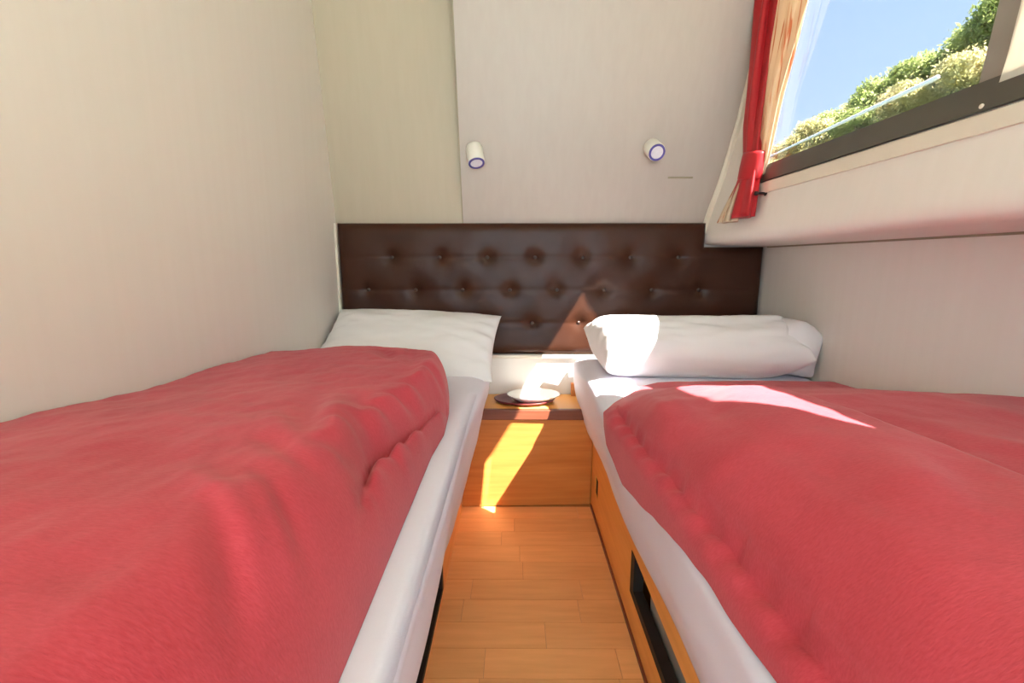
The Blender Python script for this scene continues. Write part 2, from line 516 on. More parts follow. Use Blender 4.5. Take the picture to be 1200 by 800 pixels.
# dark joint under the ledge
tr2 = prism('trim_2', [(XR - 0.004, 0.058), (XR + 0.004, 0.058), (XR + 0.004, 0.066), (XR - 0.004, 0.066)], YR, 2.08, SLOT)
tag(tr2, 'thin dark joint where the ledge meets the lower wall', kind='structure')
# raised bead along the corner where panel meets the window wall
tv = []
zs = np.linspace(0.12, CEILZ - 0.005, 24)
for z in zs:
    yy = panel_y(max(z, 0.155)) if z > 0.155 else 2.118
    fx = face_x(z)
    for dx, dy in ((-0.022, 0.003), (-0.020, -0.006), (-0.012, -0.011), (0.004, -0.012), (0.006, 0.003)):
        tv.append((fx + dx, yy + dy, z))
tf = grid_faces(5, len(zs), wrap_u=True) + [tuple(range(5)), tuple(range(len(tv) - 5, len(tv)))]
tr3 = mesh_obj('trim_3', tv, tf, TRIM, smooth=False)
tag(tr3, 'cream corner bead between the lamp panel and the window wall', kind='structure')

# rear wall behind the camera, its wide doorway added to let sky fill in
rear = plate('wall_rear', [XL - 0.06, -0.62, 0.84, XR + 0.10], [FLOOR, FLOOR + 0.02, 0.94, CEILZ], [(-0.62, 0.84, FLOOR, 0.94)],
             lambda a, b: (a, YR, b), WALL, thick=(0, -0.05, 0))
tag(rear, 'cream rear wall behind the camera with an unseen wide doorway added for sky fill', kind='structure')

sunshade = mesh_obj('added_sun_block', *box_vf(XL - 0.3, 2.6, YR - 2.6, YR - 0.05, CEILZ, CEILZ + 0.04), CEIL)  # unseen overhang, added so only sky light enters the rear doorway
tag(sunshade, 'cream canopy added out of view to keep direct sun off the rear doorway', kind='structure')

# ------------------------------------------------------------------ window
win = empty('window_1', (0.90, 0.95, WZ0), 'long cabin window in a dark frame above the right bed, glass tint added to dim the outdoors', None, kind='structure')


def frame_prism(name, pts_zx, y0, y1, mat, par):
    return prism(name, pts_zx, y0, y1, mat, par)


fz0, fz1 = 0.276, 0.332
frame_prism('frame_bottom', [(face_x(fz0) - 0.012, fz0), (face_x(fz1) - 0.012, fz1), (face_x(fz1) + 0.012, fz1 + 0.0), (face_x(fz0) + 0.012, fz0 + 0.0)], WY0 - 0.05, WY1 + 0.05, ALU, win)
tz0, tz1 = 0.958, 1.02
frame_prism('frame_top', [(face_x(tz0) - 0.012, tz0), (face_x(tz1) - 0.012, tz1), (face_x(tz1) + 0.012, tz1), (face_x(tz0) + 0.012, tz0)], WY0 - 0.05, WY1 + 0.05, ALU, win)


def upright(name, y0, y1, z0, z1, d0, d1, mat, lean=0.0, taper=0.0):
    vv = []
    for z in (z0, z1):
        t = (z - z0) / (z1 - z0)
        fx = face_x(z)
        a = y0 + lean * t + taper * t; b = y1 + lean * t - taper * t
        vv += [(fx + d0, a, z), (fx + d1, a, z), (fx + d1, b, z), (fx + d0, b, z)]
    return mesh_obj(name, vv, [(0, 1, 2, 3), (7, 6, 5, 4), (0, 4, 5, 1), (1, 5, 6, 2), (2, 6, 7, 3), (3, 7, 4, 0)], mat, win)


upright('frame_side', WY1 - 0.03, WY1 + 0.04, fz1, tz0, -0.012, 0.03, ALU)
upright('frame_side', WY0 - 0.04, WY0 + 0.03, fz1, tz0, -0.012, 0.03, ALU)
upright('post', 0.900, 0.958, fz1, tz0, -0.004, 0.016, POST, 0.008, 0.012)
for (a, b) in ((0.966, WY1), (WY0, 0.925)):
    vv = []
    for z in (fz1 - 0.012, tz0 + 0.01):
        fx = face_x(z)
        vv += [(fx + 0.008, a, z), (fx + 0.012, a, z), (fx + 0.012, b, z), (fx + 0.008, b, z)]
    mesh_obj('pane', vv, [(0, 1, 2, 3), (7, 6, 5, 4), (0, 4, 5, 1), (1, 5, 6, 2), (2, 6, 7, 3), (3, 7, 4, 0)], GLASS, win)
lathe('screw', (face_x(0.285) - 0.012, 0.925, 0.284), (-1, 0, 0.1), [(0.0045, 0), (0.0045, 0.002), (0.002, 0.0035)], TRIM, win, 12)

# ------------------------------------------------------------------ headboard
HB_Y = 2.085
hb = empty('headboard', (0.16, 2.10, -0.44), 'dark brown buttoned leather headboard across the back wall', 'headboard')
HX0, HX1, HZ0, HZ1 = -0.787, 1.108, -0.424, 0.166
NX, NZT = 0.846, 0.062           # notch under the window ledge
SP = 0.2135
btn = []
for k in range(-4, 6):
    x1 = -0.122 + SP * k
    if HX0 + 0.05 < x1 < HX1 - 0.04:
        if x1 < 0.80: btn.append((x1, 0.017))
        btn.append((x1 - 0.012, -0.278))
    x2 = -0.122 - SP / 2 + SP * k - 0.006
    if HX0 + 0.05 < x2 < HX1 - 0.04: btn.append((x2, -0.128))
BT = np.array(btn)


def hb_depth(x, z):
    d2 = (BT[:, 0] - x) ** 2 + (BT[:, 1] - z) ** 2
    dmin = d2.min()
    puff = 0.010 * (1 - np.exp(-d2 / 0.0009)).prod() + 0.0045 * (1 - math.exp(-dmin / 0.006))
    # stitched pull lines along each row and between rows
    pull = 0
    for rz in (0.017, -0.128, -0.278):
        pull += 0.0022 * math.exp(-((z - rz) / 0.010) ** 2)
    e = min(x - HX0, HX1 - x, z - HZ0, (NZT if x > NX else HZ1) - z)
    if z > NZT - 0.03: e = min(e, abs(NX - x) + (0 if z > NZT else math.hypot(0, NZT - z)))
    edge = 1 - math.exp(-max(e, 0) / 0.012)
    return (puff - pull + 0.006) * edge + 0.0012 * nz(x, 3.1, z, 9)


us = sorted(set(list(np.round(np.linspace(HX0, NX, 190), 4)) + list(np.round(np.linspace(NX, HX1, 32), 4))))
vz = sorted(set(list(np.round(np.linspace(HZ0, NZT, 66), 4)) + list(np.round(np.linspace(NZT, HZ1, 16), 4))))
bm = bmesh.new(); VV = {}
for j, b in enumerate(vz):
    for i, a in enumerate(us):
        VV[i, j] = bm.verts.new((a, HB_Y + 0.018 - hb_depth(a, b), b))
for j in range(len(vz) - 1):
    for i in range(len(us) - 1):
        if us[i] >= NX - 1e-6 and vz[j] >= NZT - 1e-6: continue
        bm.faces.new((VV[i, j], VV[i + 1, j], VV[i + 1, j + 1], VV[i, j + 1]))
bmesh.ops.delete(bm, geom=[q for q in bm.verts if not q.link_faces], context='VERTS')
bed_edges = [e for e in bm.edges if e.is_boundary]
ext = bmesh.ops.extrude_edge_only(bm, edges=bed_edges)
for g in ext['geom']:
    if isinstance(g, bmesh.types.BMVert): g.co.y = 2.135
up = bm_obj('upholstery', bm, LEATHER, hb, smooth=True)
up.data.set_sharp_from_angle(angle=math.radians(60))
for (bx, bz) in btn:
    if bx > NX - 0.02 and bz > 0: continue
    yy = HB_Y + 0.018 - hb_depth(bx, bz)
    lathe('button', (bx, yy + 0.002, bz), (0, -1, 0), [(0.0085, 0), (0.0095, 0.003), (0.0075, 0.006), (0.003, 0.0078)], BUTTON, hb, 14)
box('trim_strip', HX0 - 0.011, HX0 - 0.001, 2.085, 2.138, HZ0, HZ1, TRIM, hb)
box('trim_rail', HX0, HX1, 2.084, 2.097, -0.443, -0.426, TRIM, hb, 0.003)

# ------------------------------------------------------------------ beds: boards
def side_board(name, xf, thick, z0, z1, y0, y1, holes, label):
    b = empty('bed_frame', (xf + thick / 2, 1.0, FLOOR), label, 'bed frame')
    us_ = sorted(set([y0, y1] + [h[0] for h in holes] + [h[1] for h in holes]))
    vs2 = sorted(set([z0, z1] + [h[2] for h in holes] + [h[3] for h in holes]))
    plate('side_board', us_, vs2, holes, lambda a, c: (xf, a, c), WOOD, b, thick=(thick, 0, 0))
    return b


R_FR = 0.338
rb = side_board('r', R_FR, 0.024, FLOOR, -0.752, -1.0, 1.98, [(1.735, 1.795, -0.955, -0.875), (0.0, 1.20, -0.945, -0.815)],
                'honey wood bed frame under the right mattress with a long storage opening')
box('top_rail', R_FR - 0.004, R_FR + 0.030, -1.0, 1.98, -0.756, -0.738, WOOD, rb, 0.005)
# dark edging of the storage opening
ed = rb
box('opening_edge', R_FR - 0.002, R_FR + 0.026, 1.165, 1.20, -0.945, -0.815, BLACK, ed)
box('opening_edge', R_FR - 0.002, R_FR + 0.026, 0.0, 1.165, -0.945, -0.920, BLACK, ed)
box('finger_slot', R_FR + 0.004, R_FR + 0.020, 1.736, 1.794, -0.954, -0.876, BLACK, ed)
box('plinth', R_FR - 0.006, R_FR + 0.020, -1.0, 1.868, FLOOR, FLOOR + 0.012, LIP, rb)
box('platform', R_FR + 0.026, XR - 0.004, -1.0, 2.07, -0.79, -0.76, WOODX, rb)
gb = box('storage_box', R_FR + 0.032, R_FR + 0.36, 0.05, 1.12, FLOOR, -0.83, GREYBOX, None, 0.006)
tag(gb, 'grey storage box inside the opening of the right bed frame', 'box')

L_FR = -0.229
lb = side_board('l', L_FR - 0.024, 0.024, FLOOR, -0.868, -1.0, 1.98, [(-0.2, 1.32, -1.035, -0.925)],
                'low honey wood bed frame mostly hidden below the left sheet')
box('opening_edge', L_FR - 0.026, L_FR + 0.002, 1.295, 1.32, -1.035, -0.925, BLACK, lb)
box('opening_edge', L_FR - 0.026, L_FR + 0.002, -0.2, 1.295, -1.035, -1.018, BLACK, lb)
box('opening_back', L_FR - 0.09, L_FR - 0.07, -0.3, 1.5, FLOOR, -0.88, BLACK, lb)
box('platform', XL + 0.004, L_FR - 0.042, -1.0, 2.07, -0.79, -0.76, WOODX, lb)

# ------------------------------------------------------------------ nightstand
ns = empty('nightstand', (0.045, 1.98, FLOOR), 'low honey wood cabinet between the two beds with a dark front lip', 'cabinet')
v = [(-0.226, 1.868, FLOOR), (0.335, 1.888, FLOOR), (0.335, 1.870, -0.66), (-0.226, 1.862, -0.66)]
v += [(p[0], p[1] + 0.02, p[2]) for p in v]
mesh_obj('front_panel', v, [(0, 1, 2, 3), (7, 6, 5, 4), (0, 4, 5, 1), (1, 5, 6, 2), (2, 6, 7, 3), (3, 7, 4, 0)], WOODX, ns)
box('shelf_top', -0.226, 0.335, 1.87, 2.095, -0.640, -0.616, WOOD, ns)
box('front_lip', -0.226, 0.335, 1.856, 1.880, -0.660, -0.615, LIP, ns, 0.004)
box('corner_post', 0.262, 0.284, 2.06, 2.082, -0.616, -0.555, WOODX, ns, 0.003)

dsh = empty('dish', (0.075, 1.962, -0.616), 'shallow white dish with a dark red edge on the cabinet top', 'dish')
v, f = cyl_vf((0, 0, 0), (0, 0, 1), [(0.055, 0), (0.075, 0.004), (0.105, 0.022), (0.118, 0.030), (0.119, 0.033), (0.112, 0.031), (0.072, 0.012), (0.02, 0.010)], 40)
v = [(p[0] + 0.085, p[1] * 0.74 + 1.98, p[2] - 0.612) for p in v]
mesh_obj('bowl', v, f, DISH, dsh, True)
v, f = cyl_vf((0, 0, 0), (0, 0, 1), [(0.07, 0), (0.13, 0.010), (0.136, 0.017), (0.13, 0.018), (0.10, 0.010), (0.05, 0.006)], 40)
v = [(p[0] + 0.045, p[1] * 0.70 + 1.98, p[2] - 0.616) for p in v]
mesh_obj('saucer', v, f, DISHRED, dsh, True)

# ------------------------------------------------------------------ mattresses under sheets
MT = -0.43


def mattress(name, xw, edge, sgn, y0, y1, label, inner, pull=None):
    """edge: list of (x, z) from the top edge down; xw is the wall side"""
    n = 90
    rows = []
    for k in range(n + 1):
        y = y0 + (y1 - y0) * k / n
        t = min(1.0, (y1 - y) / 0.05)
        dropend = 0.03 * (1 - math.sqrt(max(0, 1 - (1 - t) ** 2)))
        row = [(xw, y, -0.755), (xw, y, MT - 0.03)]
        xe = edge[0][0]
        for q in np.linspace(0.03, 1, 24):
            x = xw + (xe - xw) * q
            zz = MT + 0.003 * nz(x, y, 0, 3.0) - dropend
            if q > 0.93: zz -= 0.010 * ((q - 0.93) / 0.07) ** 2
            row.append((x, y, zz))
        ed_x = [p[0] for p in edge]; ed_z = [p[1] for p in edge]
        m = 26
        for q in np.linspace(0, 1, m)[1:]:
            s = q * (len(edge) - 1)
            i = min(int(s), len(edge) - 2); fr = s - i
            # smooth (Catmull-Rom) along the drape
            P = [np.array(edge[max(0, min(len(edge) - 1, i + d))]) for d in (-1, 0, 1, 2)]
            c = 0.5 * ((2 * P[1]) + (-P[0] + P[2]) * fr + (2 * P[0] - 5 * P[1] + 4 * P[2] - P[3]) * fr ** 2 + (-P[0] + 3 * P[1] - 3 * P[2] + P[3]) * fr ** 3)
            amp = 0.012 * q
            wob = amp * nz(y * 0.7, q * 1.6, 5 + xw, 2.6, 3) + 0.006 * q * math.sin(y * 9 + 3 * q + xw)
            pl = pull(y) if pull else 0.0
            row.append((c[0] + sgn * (wob - pl * interp(q, [(0, 0.3), (0.3, 1), (0.75, 1), (1, 0.35)])), y, c[1] + 0.006 * nz(y, 9, xw, 2.5) * max(0, q - 0.8) * 5))
        for ix, iz in inner:
            row.append((ix, y, row[-1][2] if iz is None else iz))
        rows.append(row)
    nu = len(rows[0])
    vv = [p for rw in rows for p in rw]
    ff = grid_faces(nu, n + 1, wrap_u=True)
    ff.append(tuple(range(nu))); ff.append(tuple(range(n * nu, (n + 1) * nu)))
    o = mesh_obj(name, vv, ff, SHEET, None, True)
    tag(o, label, 'mattress')
    return o


mattress('mattress', XL + 0.006, [(-0.128, -0.440), (-0.108, -0.462), (-0.115, -0.54), (-0.138, -0.66), (-0.168, -0.78), (-0.206, -0.855)], 1, -0.9, 2.066,
         'left bed mattress under a white sheet reaching down over its wooden frame',
         [(-0.268, -0.858), (-0.268, -0.755)], lambda y: interp(y, [(1.1, 0.026), (1.7, 0.0)]))
mattress('mattress', XR - 0.006, [(0.292, -0.440), (0.272, -0.463), (0.274, -0.52), (0.286, -0.60), (0.304, -0.68), (0.324, -0.735)], -1, -0.9, 2.066,
         'right bed mattress under a white sheet ending at the wooden frame',
         [(0.372, -0.733), (0.372, -0.755)])

# ------------------------------------------------------------------ pillows
def pillow(name, center, a, b, T, rot, label, seed, hem_side=1, flat=2.6, bulge=1.0, sag=None, under=0.55, skew=0.0):
    nu, nv = 70, 46
    R = Matrix.Rotation(rot[2], 4, 'Z') @ Matrix.Rotation(rot[1], 4, 'Y') @ Matrix.Rotation(rot[0], 4, 'X')
    top = []; bot = []
    U = np.sign(np.linspace(-1, 1, nu)) * (1 - (1 - np.abs(np.linspace(-1, 1, nu))) ** 1.4)
    W = np.sign(np.linspace(-1, 1, nv)) * (1 - (1 - np.abs(np.linspace(-1, 1, nv))) ** 1.4)
    for w in W:
        for u in U:
            pin = 0.045 * (1 - abs(w) ** 2) * abs(u) ** 3
            pin2 = 0.05 * (1 - abs(u) ** 2) * abs(w) ** 3
            x = a * u * (1 - pin) + skew * max(0, -u) ** 3 * max(0, 0.35 - w) / 1.35; y = b * w * (1 - pin2)
            t = T * ((1 - abs(u) ** flat) * (1 - abs(w) ** 2.0)) ** 0.5 if abs(u) < 1 and abs(w) < 1 else 0
            wr_ = 0.010 * nz(u * 1.5 + seed, w * 2.0, 0, 1.3, 3) * min(1, t / T * 1.5)
            # radiating puckers at the short ends
            puck = 0.008 * math.sin(w * 17 + seed) * max(0, abs(u) - 0.72) / 0.28 * min(1, t / T * 2)
            co = Vector((x, y, t * bulge + wr_ + puck)); cb = Vector((x, y, -t * under + wr_ * 0.3))
            for lst, q in ((top, co), (bot, cb)):
                p = R @ q
                p += Vector(center)
                if sag: p.z += sag(u, w)
                lst.append(p)
    vv = top + bot
    ff = grid_faces(nu, nv) + [tuple(reversed(q)) for q in grid_faces(nu, nv, nu * nv)]
    # weld the rim
    bm = bmesh.new()
    bv = [bm.verts.new(p) for p in vv]
    for q in ff: bm.faces.new([bv[i] for i in q])
    bmesh.ops.remove_doubles(bm, verts=bm.verts, dist=0.0006)
    bmesh.ops.recalc_face_normals(bm, faces=bm.faces)
    o = bm_obj(name, bm, PILLOW, None, True)
    return tag(o, label, 'pillow')


pillow('pillow', (-0.435, 1.885, -0.333), 0.365, 0.205, 0.075, (math.radians(31), math.radians(2.0), math.radians(-3)), 'white pillow propped against the headboard at the head of the left bed', 1.3)
rp = pillow('pillow', (0.680, 1.775, -0.328), 0.396, 0.165, 0.112, (math.radians(16), math.radians(0), math.radians(-4)), 'plump white pillow on the right bed with sunlight on its end', 4.1, flat=9.0, under=0.95, skew=0.06, sag=lambda u, w: 0.03 * max(0, u) ** 4)
# open end of the pillowcase folded beyond the filling
fv = []
st = [(0.985, 1.735, -0.312, 0.098, 0.100), (1.02, 1.722, -0.312, 0.104, 0.105), (1.05, 1.706, -0.320, 0.100, 0.088), (1.078, 1.690, -0.333, 0.092, 0.066), (1.098, 1.672, -0.345, 0.080, 0.044), (1.103, 1.668, -0.347, 0.072, 0.032)]
nf = 44
for (x, cy, cz, hz, hy) in st:
    for i in range(nf):
        t = 2 * math.pi * i / nf
        k = 1 + 0.05 * math.sin(5 * t + x * 40)
        fv.append((x + 0.012 * math.sin(t) - 0.01 * math.cos(2 * t), cy + hy * k * math.cos(t), cz + hz * k * math.sin(t)))
mesh_obj('case_flap', fv, grid_faces(nf, len(st), wrap_u=True) + [tuple(range((len(st) - 1) * nf, len(st) * nf))], PILLOW, rp, True)

# ------------------------------------------------------------------ duvets
def seg_dist(x, y, p0, p1):
    dx, dy = p1[0] - p0[0], p1[1] - p0[1]
    L2 = dx * dx + dy * dy
    t = max(0, min(1, ((x - p0[0]) * dx + (y - p0[1]) * dy) / L2))
    d = math.hypot(x - p0[0] - t * dx, y - p0[1] - t * dy)
    side = (dx * (y - p0[1]) - dy * (x - p0[0])) / math.sqrt(L2)
    return d, t, side


def roll(e, R, p=2.3):
    e = max(0.0, min(1.0, e / R))
    return (1 - (1 - e) ** p) ** (1 / p)


def duvet(name, xin, xout, yfar, ynear, top, base, label, nx=170, ny=230):
    """xin(y) wall side, xout(y) aisle side; top(x, y, e_side, e_far) -> z"""
    vv = []
    S = np.linspace(0, 1, nx); S = 1 - (1 - S) ** 1.35
    Tt = np.linspace(0, 1, ny); Tt = 1 - (1 - Tt) ** 1.35
    for t in Tt:
        for s in S:
            yy = ynear + (yfar(0.0) - ynear) * t
            x0 = xin(yy); x1 = xout(yy)
            x = x0 + (x1 - x0) * s
            y = ynear + (yfar(x) - ynear) * t
            es = abs(x1 - x); ef = yfar(x) - y
            vv.append((x, y, top(x, y, es, ef)))
    ff = grid_faces(nx, ny)
    bm = bmesh.new()
    bv = [bm.verts.new(p) for p in vv]
    for q in ff: bm.faces.new([bv[i] for i in q])
    be = [e for e in bm.edges if e.is_boundary]
    ex = bmesh.ops.extrude_edge_only(bm, edges=be)
    newv = [g for g in ex['geom'] if isinstance(g, bmesh.types.BMVert)]
    for g in newv:
        g.co.z = base(g.co.x, g.co.y)
        g.co.y -= 0.012 if g.co.y > ynear + 0.1 else 0
    bmesh.ops.recalc_face_normals(bm, faces=bm.faces)
    o = bm_obj(name, bm, DUVET, None, True)
    return tag(o, label, 'duvet')


# left duvet ------------------------------------------------------
l_edge = [(-0.9, -0.165), (0.4, -0.181), (0.70, -0.183), (0.97, -0.184), (1.10, -0.176), (1.25, -0.186), (1.38, -0.204), (1.46, -0.226), (1.53, -0.262)]
crease = [(-0.186, 1.215), (-0.197, 1.13), (-0.213, 0.968), (-0.231, 0.815), (-0.243, 0.715), (-0.232, 0.655), (-0.212, 0.583)]
l_folds = [  # start, end, width, height
    ((-0.374, 0.49), (-0.235, 0.385), 0.013, 0.0045), ((-0.30, 0.50), (-0.19, 0.40), 0.011, -0.005), ((-0.285, 0.475), (-0.165, 0.345), 0.009, 0.004),
    ((-0.31, 0.90), (-0.25, 0.74), 0.022, -0.010), ((-0.36, 0.86), (-0.27, 0.66), 0.024, 0.008), ((-0.42, 0.98), (-0.30, 0.62), 0.035, -0.007),
    ((-0.25, 1.30), (-0.23, 1.02), 0.02, 0.006), ((-0.34, 0.60), (-0.25, 0.52), 0.016, -0.006), ((-0.40, 0.72), (-0.28, 0.56), 0.020, 0.005),
    ((-0.60, 1.35), (-0.48, 0.95), 0.06, -0.008), ((-0.55, 0.75), (-0.42, 0.45), 0.05, -0.006), ((-0.30, 0.42), (-0.20, 0.30), 0.014, -0.009),
    ((-0.42, 1.46), (-0.36, 1.30), 0.025, -0.010), ((-0.33, 1.46), (-0.29, 1.25), 0.02, -0.006)]


def l_top(x, y, es, ef):
    zt = interp(y, [(-0.9, -0.225), (0.4, -0.236), (0.67, -0.246), (1.0, -0.276), (1.3, -0.283), (1.5, -0.292)])
    zt += 0.016 * math.exp(-((x + 0.52) / 0.16) ** 2) * interp(y, [(0.2, 1), (0.9, 0.6), (1.3, 1)])
    h = zt - MT
    w = roll(es, interp(y, [(0.5, 0.115), (0.9, 0.095), (1.2, 0.055)]), 2.0) * roll(ef, 0.065, 2.2)
    # crease with a lower folded layer beside the aisle
    best = (9, 0, 0)
    for a, b in zip(crease[:-1], crease[1:]):
        d = seg_dist(x, y, a, b)
        if d[0] < best[0]: best = d
    d = best[0]
    right = best[2] > 0      # aisle side (line runs toward the camera)
    inY = interp(y, [(0.50, 0), (0.60, 1), (1.20, 1), (1.27, 0)])
    fade = interp(y, [(0.50, 0.0), (0.66, 0.8), (0.75, 1), (1.20, 1), (1.28, 0)])
    z = MT + 0.004 + h * w
    if fade > 0:
        if right:
            low = MT + 0.004 + 0.096 * roll(es, 0.045, 2.0)
            low += 0.008 * math.sin((y * 1.0 + x * 0.8) * 62 + 5 * nz(x, y, 0, 5)) * min(1, es / 0.03) * min(1, d / 0.02)
            low -= 0.03 * math.exp(-(d / 0.011) ** 2)
            z = z * (1 - fade) + min(z, low) * fade
        else:
            rise = roll(d + 0.004, 0.062, 2.0)
            tgt = (MT + 0.050) + (z - (MT + 0.050)) * rise
            tgt += 0.009 * math.sin((y - 0.6 * x) * 55 + 3 * nz(x, y, 2, 5)) * math.exp(-((d - 0.03) / 0.03) ** 2)
            z = z * (1 - fade) + min(z, tgt) * fade
    sc = min(1, es / 0.05) * min(1, max(ef, 0) / 0.05)
    for p0, p1, wd, am in l_folds:
        dd, t, _ = seg_dist(x, y, p0, p1)
        if dd < wd * 3:
            z += 1.25 * am * math.exp(-(dd / wd) ** 2) * math.sin(math.pi * (0.12 + 0.76 * t)) * sc
    z += (0.005 * nz(x, y, 1.0, 4.5, 3) + 0.0026 * nz(x, y, 4.0, 17, 3)) * sc
    return max(z, MT + 0.003)


duvet('duvet', lambda y: XL + 0.008, lambda y: interp(y, l_edge), lambda x: 1.535 + 0.012 * math.sin(x * 11) - 0.02 * max(0, (x + 0.35) / 0.2),
      -0.32, l_top, lambda x, y: MT + 0.002, 'crimson duvet crumpled over the left bed with a tucked fold along the aisle')

# right duvet ------------------------------------------------------
r_edge = [(-0.9, 0.285), (0.4, 0.276), (0.6, 0.268), (0.8, 0.258), (0.95, 0.250), (1.15, 0.240), (1.25, 0.252), (1.34, 0.300), (1.42, 0.36), (1.52, 0.42), (1.61, 0.52)]
ridge = [(-0.9, 0.60), (0.5, 0.587), (0.757, 0.582), (0.96, 0.560), (1.13, 0.50), (1.35, 0.45)]
ridge_z = [(-0.9, -0.245), (0.5, -0.247), (0.757, -0.257), (0.96, -0.271), (1.13, -0.315), (1.3, -0.375), (1.45, -0.410), (1.6, -0.422)]
wall_z = [(-0.9, -0.262), (0.6, -0.272), (0.966, -0.292), (1.29, -0.372), (1.45, -0.410), (1.6, -0.422)]
r_folds = [((0.42, 1.05), (0.36, 0.75), 0.045, -0.016), ((0.36, 0.75), (0.40, 0.45), 0.05, -0.010), ((0.33, 1.15), (0.30, 0.85), 0.018, 0.010),
           ((0.50, 0.60), (0.40, 0.38), 0.05, 0.007), ((0.80, 1.10), (0.95, 0.70), 0.06, 0.006), ((0.34, 0.62), (0.33, 0.35), 0.016, -0.008),
           ((0.55, 0.55), (0.46, 0.42), 0.03, -0.006), ((0.70, 0.80), (0.78, 0.50), 0.04, 0.006)]


def r_top(x, y, es, ef):
    xr_ = interp(y, ridge); zr = interp(y, ridge_z); zw = interp(y, wall_z)
    if x < xr_:
        q = (xr_ - x) / max(0.05, xr_ - 0.25)
        z = zr - 0.045 * q ** 1.7 + 0.006 * math.sin(q * 5)
    else:
        q = (x - xr_)
        step = interp(y, [(0.3, 0.034), (0.8, 0.036), (1.0, 0.024), (1.15, 0.0)])
        z = zr + (zw - zr) * min(1, q / (XR - xr_)) - step * (1 - math.exp(-q / 0.012)) * math.exp(-q / 0.22)
        z -= 0.016 * math.exp(-((q - 0.018) / 0.010) ** 2) * min(1, step / 0.02)
    h = z - MT
    lay = interp(y, [(0.0, 1), (1.12, 1), (1.24, 0)])
    wl_ = 0.030 + 0.008 * nz(y, 2, 2, 4)
    rf = roll(ef, 0.05, 2.0)
    z0_ = MT + 0.006 + h * roll(es, 0.10, 2.0) * rf
    if es > wl_: z1_ = MT + 0.050 + (h - 0.044) * roll(es - wl_ + 0.002, 0.085, 2.0) * rf
    else: z1_ = MT + 0.004 + 0.032 * roll(es, wl_, 2.0) + 0.003 * math.sin(y * 95 + es * 60) * min(1, es / 0.01)
    z = z0_ * (1 - lay) + z1_ * lay
    # drop over the mattress edge and show a doubled hem there
    sc = min(1, es / 0.05) * min(1, max(ef, 0) / 0.06)
    for p0, p1, wd, am in r_folds:
        dd, t, _ = seg_dist(x, y, p0, p1)
        if dd < wd * 3:
            z += am * math.exp(-(dd / wd) ** 2) * math.sin(math.pi * (0.12 + 0.76 * t)) * sc
    z += (0.004 * nz(x, y, 7.0, 4.5, 3) + 0.0018 * nz(x, y, 3.0, 15, 3)) * sc
    return max(z, MT + 0.003)


def r_base(x, y):
    return MT + 0.002 if x > 0.30 else interp(y, [(0.3, -0.435), (0.6, -0.44), (0.8, -0.468), (1.0, -0.505), (1.15, -0.478), (1.3, -0.445)]) - 0.010 * nz(y, 1, 1, 5)


duvet('duvet', lambda y: XR - 0.008, lambda y: interp(y, r_edge), lambda x: 1.60 + 0.008 * math.sin(x * 9), -0.32, r_top, r_base,
      'crimson duvet spread over the right bed with a sunlit strip and long crease')

# ------------------------------------------------------------------ curtains
cur = empty('curtain', (0.86, 1.72, 0.15), 'red satin curtain with cream lining tied back at the far end of the window', 'curtain')


def bundle(name, stations, mat, par, npl=7, n=120, ampl=0.34, closed=True, seed=0.0, hollow=False):
    """stations: (z, cx, cy, rx, ry, twist) lofted pleated bundle"""
    vv = []
    zs_ = [s[0] for s in stations]
    m = 60
    for k in range(m):
        z = zs_[0] + (zs_[-1] - zs_[0]) * k / (m - 1)
        P = [np.interp(z, zs_, [s[i] for s in stations]) for i in range(1, 6)]
        for i in range(n):
            t = 2 * math.pi * i / n
            pl = 1 + ampl * P[4] * math.sin(npl * t + seed + 1.2 * math.sin(z * 4)) + 0.08 * math.sin(3 * t + seed + z * 6)
            vv.append((P[0] + P[2] * pl * math.cos(t), P[1] + P[3] * pl * math.sin(t), z))
    ff = grid_faces(n, m, wrap_u=True)
    ff.append(tuple(range(n))); ff.append(tuple(range((m - 1) * n, m * n)))
    o = mesh_obj(name, vv, ff, mat, par, True)
    return o


bundle('drape', [(0.155, 0.822, 1.735, 0.030, 0.078, 0.45), (0.235, 0.836, 1.74, 0.028, 0.066, 0.45), (0.30, 0.848, 1.745, 0.025, 0.055, 0.5), (0.345, 0.856, 1.745, 0.023, 0.048, 0.3), (0.40, 0.862, 1.758, 0.024, 0.05, 0.6),
                 (0.50, 0.882, 1.80, 0.024, 0.056, 1.1), (0.75, 0.905, 1.835, 0.024, 0.058, 1.2), (1.06, 0.918, 1.845, 0.026, 0.06, 1.2)], RED_CLOTH, cur, 6, seed=0.4)
bundle('lining', [(0.30, 0.868, 1.712, 0.008, 0.022, 0.4), (0.36, 0.873, 1.705, 0.010, 0.032, 0.6), (0.55, 0.892, 1.725, 0.014, 0.058, 1.0), (0.80, 0.912, 1.70, 0.016, 0.092, 1.1),
                  (1.06, 0.925, 1.68, 0.018, 0.12, 1.1)], LINING, cur, 7, seed=2.0, ampl=0.15)
bundle('hem_lining', [(0.145, 0.806, 1.795, 0.026, 0.05, 0.8), (0.20, 0.822, 1.80, 0.022, 0.042, 0.7), (0.29, 0.846, 1.79, 0.016, 0.026, 0.4)], LINING, cur, 5, seed=1.0)
